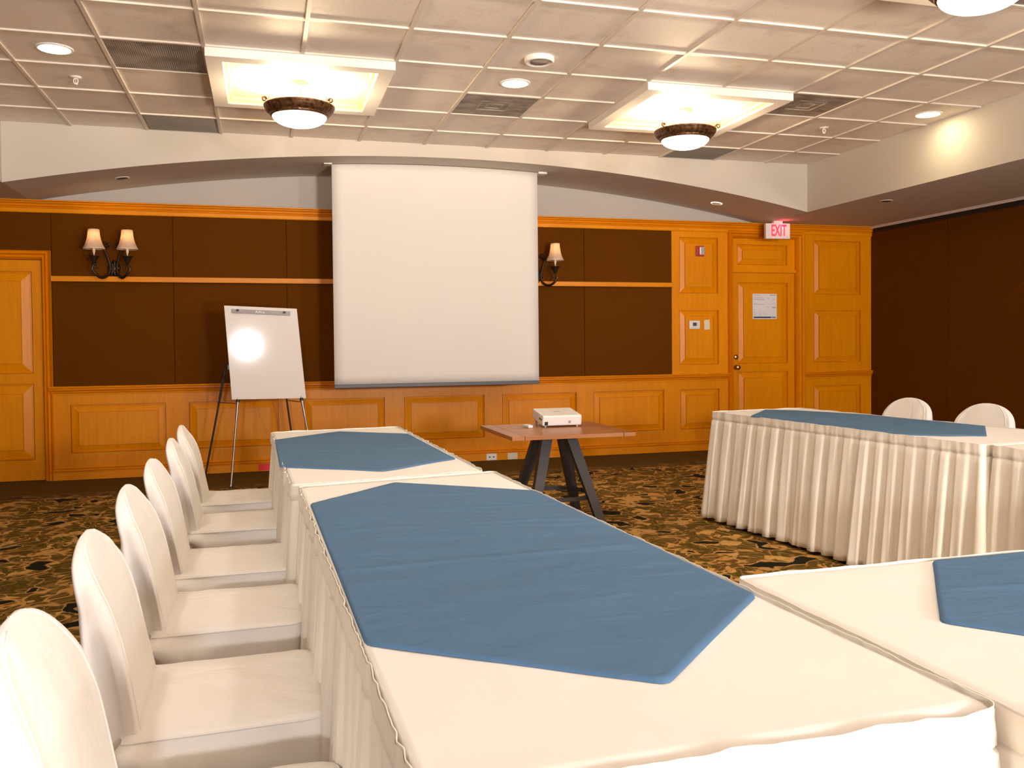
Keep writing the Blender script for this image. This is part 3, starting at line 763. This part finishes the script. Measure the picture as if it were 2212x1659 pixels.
def make_table(label, quad, seed, ruffle=.010, pleat=.105, flare=.020, amp0=.030):
    """quad is counter-clockwise in plan"""
    rnd = random.Random(seed); cx = sum(p[0] for p in quad)/4; cy = sum(p[1] for p in quad)/4
    q2 = [(p[0]-cx, p[1]-cy) for p in quad]
    t = thing('banquet_table', label, 'table', (cx, cy, 0))
    ins = [(p[0]*.965, p[1]*.98) for p in q2]
    q = MB(); q.poly([(x, y, .735) for x, y in ins]); q.poly([(x, y, .752) for x, y in ins]); q.quadgrid([[(x, y, .735) for x, y in ins], [(x, y, .752) for x, y in ins]], True, False); q.build('tabletop', M['teak'], t)
    for sx, sy in ((0, 1), (1, 2), (2, 3), (3, 0)):
        c = (q2[sx][0]*.82, q2[sx][1]*.82); q = MB(); q.tube([(c[0], c[1], .735), (c[0], c[1], 0)], .014, 8); q.build('leg', M['legs'], t)
    # cloth top with slight wrinkles
    rp = roundpoly(q2, .022); rs, _ = resample(rp, .02)
    rows = []
    NR = 30
    for k in range(NR+1):
        f = k/NR; row = []
        for p, n, s_ in rs:
            x, y = p.x*f, p.y*f
            w = .0022*noise.noise(Vector((x*3+seed, y*5, 1)))+.0012*noise.noise(Vector((x*11, y*7, seed)))
            row.append((x, y, ZT+w*min(1, (1-f)*6)))
        rows.append(row)
    rows.append([(p.x*1.002, p.y*1.002, ZT-.03) for p, n, s_ in rs])
    q = MB(); q.quadgrid(rows, True); q.build('tablecloth', M['linen'], t)
    # pleated skirt
    rs, L = resample(rp, .0085); npl = int(L/pleat)
    cuts = [0]; 
    for i in range(npl): cuts.append(cuts[-1]+1+rnd.uniform(-.28, .28))
    cuts = [c/cuts[-1]*L for c in cuts]
    ph = [rnd.uniform(.55, 1.25) for _ in range(npl)]; sw = [rnd.uniform(-.3, .3) for _ in range(npl)]
    zl = [ZT+.005, ZT+.0045, ZT+.002, ZT-.010, ZT-.030, ZT-.047, ZT-.052, ZT-.058, ZT-.09, ZT-.16, ZT-.26, ZT-.38, ZT-.5, ZT-.62, ZT-.70, .022]
    rows = []
    for li, z in enumerate(zl):
        d = max(0, ZT-.052-z)/.70; row = []; j = 0
        for p, n, s_ in rs:
            s2 = s_
            while j < npl-1 and cuts[j+1] <= s2: j += 1
            u = (s2-cuts[j])/(cuts[j+1]-cuts[j])
            e1 = .50+.12*sw[j]
            k = (u/.07 if u < .07 else 1-.22*(u-.07)/(e1-.07) if u < e1 else .78*(1-(u-e1)/.07) if u < e1+.07 else .16*(u-e1-.07)/(1-e1-.07))
            amp = (.007+amp0*d**.8)*ph[j]
            if z > ZT-.053:
                off = .003+ruffle*.25+ruffle*.55*(noise.noise(Vector((s_*16, 0, seed)))+.5*noise.noise(Vector((s_*38, z*8, seed+4))))+.004*k*(1 if z < ZT-.01 else .3)
                zz = z+.0035*noise.noise(Vector((s_*9, 3, seed)))*(1 if li < 3 else .3)
            else:
                off = .004+amp*k+flare*d+.012*d*noise.noise(Vector((s_*2.3, z, seed)))+.006*d*sin(s_*60+3*z)
                zz = z
            if li in (6,): off -= .004
            row.append((p.x+n.x*off, p.y+n.y*off, zz))
        rows.append(row)
    q = MB(); q.quadgrid(rows, True, True); sk = q.build('table_skirt', M['skirt'], t, fix=False)
    m_ = sk.modifiers.new('s', 'SOLIDIFY'); m_.thickness = .0018; m_.offset = 0
    rows = [[(x+n.x*.0016, y+n.y*.0016, z) for (x, y, z), (p, n, s_) in zip(r, rs)] for r in rows[2:7]]
    rows[-1] = [(x-n.x*.003, y-n.y*.003, z-.001) for (x, y, z), (p, n, s_) in zip(rows[-1], rs)]
    q = MB(); q.quadgrid(rows, True); q.build('header_band', M['skirt'], sk)
    return t
TQ = {
 'a': [(.095, 3.205), (.815, 3.33), (.772, 5.283), (.046, 5.21)],
 'b': [(.165, .935), (.940, .945), (.848, 3.285), (.118, 3.165)],
 'c': [(.957, .885), (2.78, .885), (2.78, 1.632), (.950, 1.625)],
 'd': [(3.25, 3.345), (4.04, 3.42), (3.83, 5.66), (3.07, 5.60)],
 'e': [(3.30, 1.66), (4.06, 1.69), (4.04, 3.375), (3.265, 3.30)]}
make_table('far left banquet table in white linen, its blue overlay nearest the easel', TQ['a'], 1, .026)
make_table('near left banquet table in white linen with the largest blue overlay', TQ['b'], 2, .013)
make_table('cross banquet table in white linen at the right foreground edge', TQ['c'], 3, .004, .15)
make_table('far right banquet table in white linen before the panelled door', TQ['d'], 4, .006, .12, .050, .034)
make_table('white skirted table cut off by the right edge, joined to the far right one', TQ['e'], 5, .006, .12, .035, .034)

def overlay(label, poly, seed, amp=1.0, zoff=.0):
    cx = sum(p[0] for p in poly)/len(poly); cy = sum(p[1] for p in poly)/len(poly)
    rp = roundpoly([(x-cx, y-cy) for x, y in poly], .014, 3); rs, L = resample(rp, .012); rows = []; NR = 60
    random.seed(seed); creases = [(random.uniform(-.5, .5), random.uniform(-.9, .9), random.uniform(-.55, .25), random.uniform(.25, .6)) for _ in range(7)]
    def wr(x, y):
        w = .0030*noise.noise(Vector((x*2.2+seed, y*4.5, 0)))+.0018*noise.noise(Vector((x*5, y*11+seed, 2)))+.0007*noise.noise(Vector((x*14, y*22, seed)))
        for a, b, s_, l in creases:
            d = (y-b)-s_*(x-a); e_ = math.exp(-((x-a)/l)**2)
            w += .0030*e_*math.exp(-(d/.013)**2)
        return w*amp
    for k in range(NR+1):
        f = k/NR
        rows.append([(p.x*f+.003*f*noise.noise(Vector((s_*3, seed, 0))), p.y*f, ZT+.0055+wr(p.x*f, p.y*f)*min(1, .3+(1-f)*5)) for p, n, s_ in rs])
    rows.append([(p.x+n.x*.0015, p.y+n.y*.0015, ZT+.001) for p, n, s_ in rs])
    q = MB(); q.quadgrid(rows, True); o = q.build('table_overlay', M['blue'], loc=(cx, cy, zoff))
    tag(o, label, 'table overlay', 'blue overlay cloths on the tables'); return o
overlay('slate blue overlay cloth on the far left table', [(.058, 3.70), (.45, 3.442), (.792, 3.703), (.765, 4.83), (.412, 5.105), (.050, 4.77)], 1)
overlay('largest slate blue overlay cloth, creased, on the near left table', [(.156, 1.45), (.556, 1.150), (.915, 1.50), (.866, 2.80), (.446, 3.128), (.134, 2.79)], 2)
overlay('bright blue overlay cloth on the cross table at the right edge', [(1.137, 1.262), (1.455, .90), (2.35, .90), (2.65, 1.26), (2.35, 1.615), (1.433, 1.615)], 3)
overlay('slate blue overlay cloth on the far right table', [(3.145, 4.83), (3.215, 3.84), (3.56, 3.64), (3.96, 4.06), (3.86, 5.0), (3.66, 5.45), (3.50, 5.60), (3.095, 5.13)], 4, .6)

# ------------------------------------------------------------------ covered chairs
def lin(z, P):
    for (a, u), (b, v) in zip(P[:-1], P[1:]):
        if z <= b: return u+(v-u)*(z-a)/(b-a)
    return P[-1][1]
def make_chair(label, x, y, rz, seed, group):
    t = thing('covered_chair', label, 'chair', (x, y, 0), rz, group)
    sd = seed*3.7
    # origin at seat centre, facing +x ; seat top z .455
    HB = .845
    def nz(a, b, c): return noise.noise(Vector((a, b, c+sd)))
    # --- back cover: front face, top, rear drape as a closed loft around z
    rows = []; NZ = 44
    for i in range(NZ+1):
        f = i/NZ; z = .02+(HB-.02)*(1-(1-f)**1.5) if f > 0 else .02
        g = max(0, (z-.56)/(HB-.56)); w = .225*math.sqrt(max(0, 1-g**3.6)); w = max(w, .0)
        w *= 1+.05*max(0, (.5-z)/.5)
        zf = max(0, (z-.40)/(HB-.40))
        xf = lin(z, [(0, -.135), (.45, -.152), (.55, -.172), (.65, -.193), (.72, -.213), (.78, -.238), (.845, -.262)])
        xr = lin(z, [(0, -.325), (.3, -.290), (.6, -.268), (.72, -.272), (.80, -.296), (.845, -.302)])
        th = max(.004, (xf-xr))
        closing = math.sqrt(max(0, 1-g**6)); mid = (xf+xr)/2; xf2 = mid+(xf-mid)*closing; xr2 = mid+(xr-mid)*closing
        row = []; K = 64
        for k in range(K):
            a = 2*PI*k/K; ca, sa = cos(a), sin(a)
            e = .42
            px_ = math.copysign(abs(ca)**e, ca); py_ = math.copysign(abs(sa)**e, sa)
            yv = w*py_
            side = abs(py_)**6*(1-px_**2)          # middle of the side faces
            sag = .062*math.exp(-((z-.52)/.12)**2)+.018*math.exp(-((z-.25)/.2)**2)
            sag *= 1+.5*nz(z*3, 1, 2+(1 if sa > 0 else 0))
            yv -= math.copysign(sag*side*min(1, w/.2), sa) if w > .02 else 0
            xv = (xf2+xr2)/2+(xf2-xr2)/2*px_
            fold = .016*nz(yv*9+px_, z*2.2, 5)+.008*nz(yv*22, z*4, 8)
            low = max(0, min(1, (.75-z)/.3))
            if px_ < -.2: xv += fold*1.6*low+.014*low*sin(yv*34+2*nz(z*2, yv*3, 1))*max(0, (.7-z)/.7)
            elif px_ > .6: xv += .45*fold+.006*math.exp(-((abs(yv)-.20)/.03)**2)
            else: yv += fold*.8*low*(1 if sa > 0 else -1)
            row.append((xv, yv, z))
        rows.append(row)
    q = MB(); q.quadgrid(rows, True); q.poly(rows[-1])
    bc = q.build('back_cover', M['cover'], t)
    for k in (7, 57):
        pts = [Vector(r[k]) for r in rows[4:-2]]; q = MB(); q.tube(pts, .0028, 6); q.build('piping', M['linen'], bc)
    # --- piping along the front edge of the back
    # --- seat cover: top with soft edge, then drape to the floor
    rows = []; rp = []
    hw, x0, x1 = .222, -.19, .225
    pts = roundpoly([(x0, -hw), (x1, -hw*.97), (x1, hw*.97), (x0, hw)], .045, 4); rs, L = resample(pts, .014)
    for k in range(17):
        f = k/16; row = []
        for p, n, s_ in rs:
            xx, yy = p.x*f, p.y*f
            d = 1-f
            zz = .452+.012*(1-f**4)+.0045*nz(xx*7, yy*7, 3)+.003*nz(xx*18, yy*12, 4)
            row.append((xx, yy, zz))
        rows.append(row)
    for z in (.447, .437, .42, .39, .35, .30, .24, .18, .12, .06, .015):
        d = (.447-z)/.43; row = []
        for p, n, s_ in rs:
            c = 0
            off = .003+.020*d+(.040*d**.6)*nz(s_*5.5, z*1.5, 6)+.026*min(1, d*2)*nz(s_*13, z*3.5, 7)
            # tension folds from the rear corners diagonally down the side
            if abs(n.y) > .6:
                u = (p.x-x0)/(x1-x0); dd = (.45-z)
                for m_, (sl, am) in enumerate(((.35, .024), (.75, .032), (1.35, .028))):
                    off += am*math.exp(-((dd-sl*u*.42-.01)/(.014+.02*u))**2)*(1-.5*u)
            off += .010*math.exp(-((z-.40)/.03)**2)*(.6+nz(s_*4, 1, 9))
            row.append((p.x+n.x*off, p.y+n.y*off, z+.012*nz(s_*3, 4, 2)*(1 if z < .1 else .3) if z > .03 else z))
        rows.append(row)
    q = MB(); q.quadgrid(rows, True); sc = q.build('seat_cover', M['cover'], t)
    lp = [Vector(v) for v in rows[17]]; q = MB(); q.tube(lp+[lp[0]], .0026, 6); q.build('piping', M['linen'], sc)
    for sx, sy in ((-.17, -.18), (-.17, .18), (.17, -.18), (.17, .18)):
        q = MB(); q.tube([(sx*.9, sy*.9, .42), (sx, sy, 0)], .011, 8); q.build('leg', M['steel_dark'], t)
    return t
LC = [(-.150, 4.93, 0.00, 'farthest'), (-.135, 4.24, .01, 'second farthest'), (-.130, 3.47, .0, 'third farthest'), (-.125, 2.83, -.01, 'third nearest'), (-.110, 2.15, .02, 'second nearest'), (-.100, 1.50, .0, 'nearest')]
for n, (x, y, r, L) in enumerate(LC):
    make_chair(f'ivory covered chair facing the left tables, {L} of the row', x, y, r, n, 'covered chairs along the left tables')
make_chair('ivory covered chair behind the far right table, the left one in view', 4.21, 5.24, PI+.12, 11, 'covered chairs behind the right tables')
make_chair('ivory covered chair behind the far right table, nearer the right edge', 4.24, 4.57, PI+.12, 12, 'covered chairs behind the right tables')

# ------------------------------------------------------------------ projector table
ZP = .66
t = thing('projector_table', 'slatted wood table on splayed charcoal legs in the middle of the room', 'table', (1.960, 5.828, 0), rz=0)
q = MB(); hs = .431
def slab(x0, y0, x1, y1): 
    q = MB(); q.box(x0, y0, ZP-.026, x1, y1, ZP, bev=.002); return q.build('slat', M['teak'], t)
slab(-hs, -hs, -hs+.085, hs); slab(hs-.085, -hs, hs, hs)
ny = 9; w_ = 2*hs/ny
for k in range(ny): slab(-hs+.088, -hs+k*w_+.003, hs-.088, -hs+(k+1)*w_-.003)
q = MB(); q.box(-.16, -.16, ZP-.040, .16, .16, ZP-.0265); q.build('mounting_plate', M['legs'], t)
for sx in (-1, 1):
    for sy in (-1, 1):
        a = Vector((sx*.085, sy*.085, ZP-.04)); b = Vector((sx*.255, sy*.255, 0)); q = MB()
        ax = Vector((sx, sy, 0)).normalized(); bx = Vector((-ax.y, ax.x, 0)); h1, h2 = .030, .024
        def sec(c, m_=1): return [tuple(c+Vector((i*h1*m_, j*h2*m_+0, 0))) for i, j in ((-1, -1), (1, -1), (1, 1), (-1, 1))]
        q.quadgrid([sec(a, 1.25), sec(b, 1)], True, False); q.poly(sec(a, 1.25)); q.poly(sec(b)); q.build('leg', M['legs'], t)
q = MB(); rr = .255; zz = .20
prof = [(rr-.005, zz-.014), (rr+.005, zz-.014), (rr+.005, zz+.014), (rr-.005, zz+.014), (rr-.005, zz-.014)]
q.lathe(prof, n=48, smooth=False); q.build('foot_ring', M['legs'], t)
# projector and remote
t = thing('projector', 'white projector tilted upward on the slatted wood table', 'projector', (2.050, 5.92, ZP))
TILT = Matrix.Rotation(.155, 4, 'X') @ Matrix.Translation((0, .125, 0))
def ppart(name, boxes, mat, bev=0):
    q = MB()
    for b in boxes: q.box(*b, TILT, bev=bev)
    return q.build(name, mat, t)
ppart('body', [(-.148, -.125, .010, .148, .125, .086)], M['white_plastic'], .012)
ppart('power_socket', [(-.133, -.1265, .016, -.108, -.1245, .042)], M['black'])
ppart('rear_port', [(.045, -.1265, .028, .065, -.1245, .046)], M['grey_metal'])
ppart('seam_strip', [(-.1, -.1262, .013, .06, -.1248, .016)], M['grey_metal'])
for k in range(3): ppart('side_port', [(-.1495, -.10+k*.022, .045, -.1475, -.088+k*.022, .057)], M['black'])
ppart('lettering_mark', [(-.03, -.01, .0858, .02, .004, .0866)], M['grey_metal'])
ppart('lens_ring', [(.045, .120, .028, .105, .130, .072)], M['black'])
for sx in (-.12, .12):
    q = MB(); q.tube([(sx, .235, 0), (sx, .235, .055)], .008, 10); q.build('foot', M['grey_metal'], t)
    q = MB(); q.tube([(sx, .020, 0), (sx, .020, .016)], .009, 10); q.build('foot', M['grey_metal'], t)
t = thing('remote_control', 'small white remote control lying left of the projector', 'remote control', (1.812, 5.985, ZP), rz=.12)
q = MB(); q.box(-.018, -.055, 0, .018, .055, .020, bev=.006); q.build('body', M['white_plastic'], t)
q = MB(); [q.box(-.010+i*.008, -.03+j*.014, .0195, -.005+i*.008, -.024+j*.014, .0208) for i in range(3) for j in range(4)]; q.build('button_pad', M['ivory_plastic'], t)
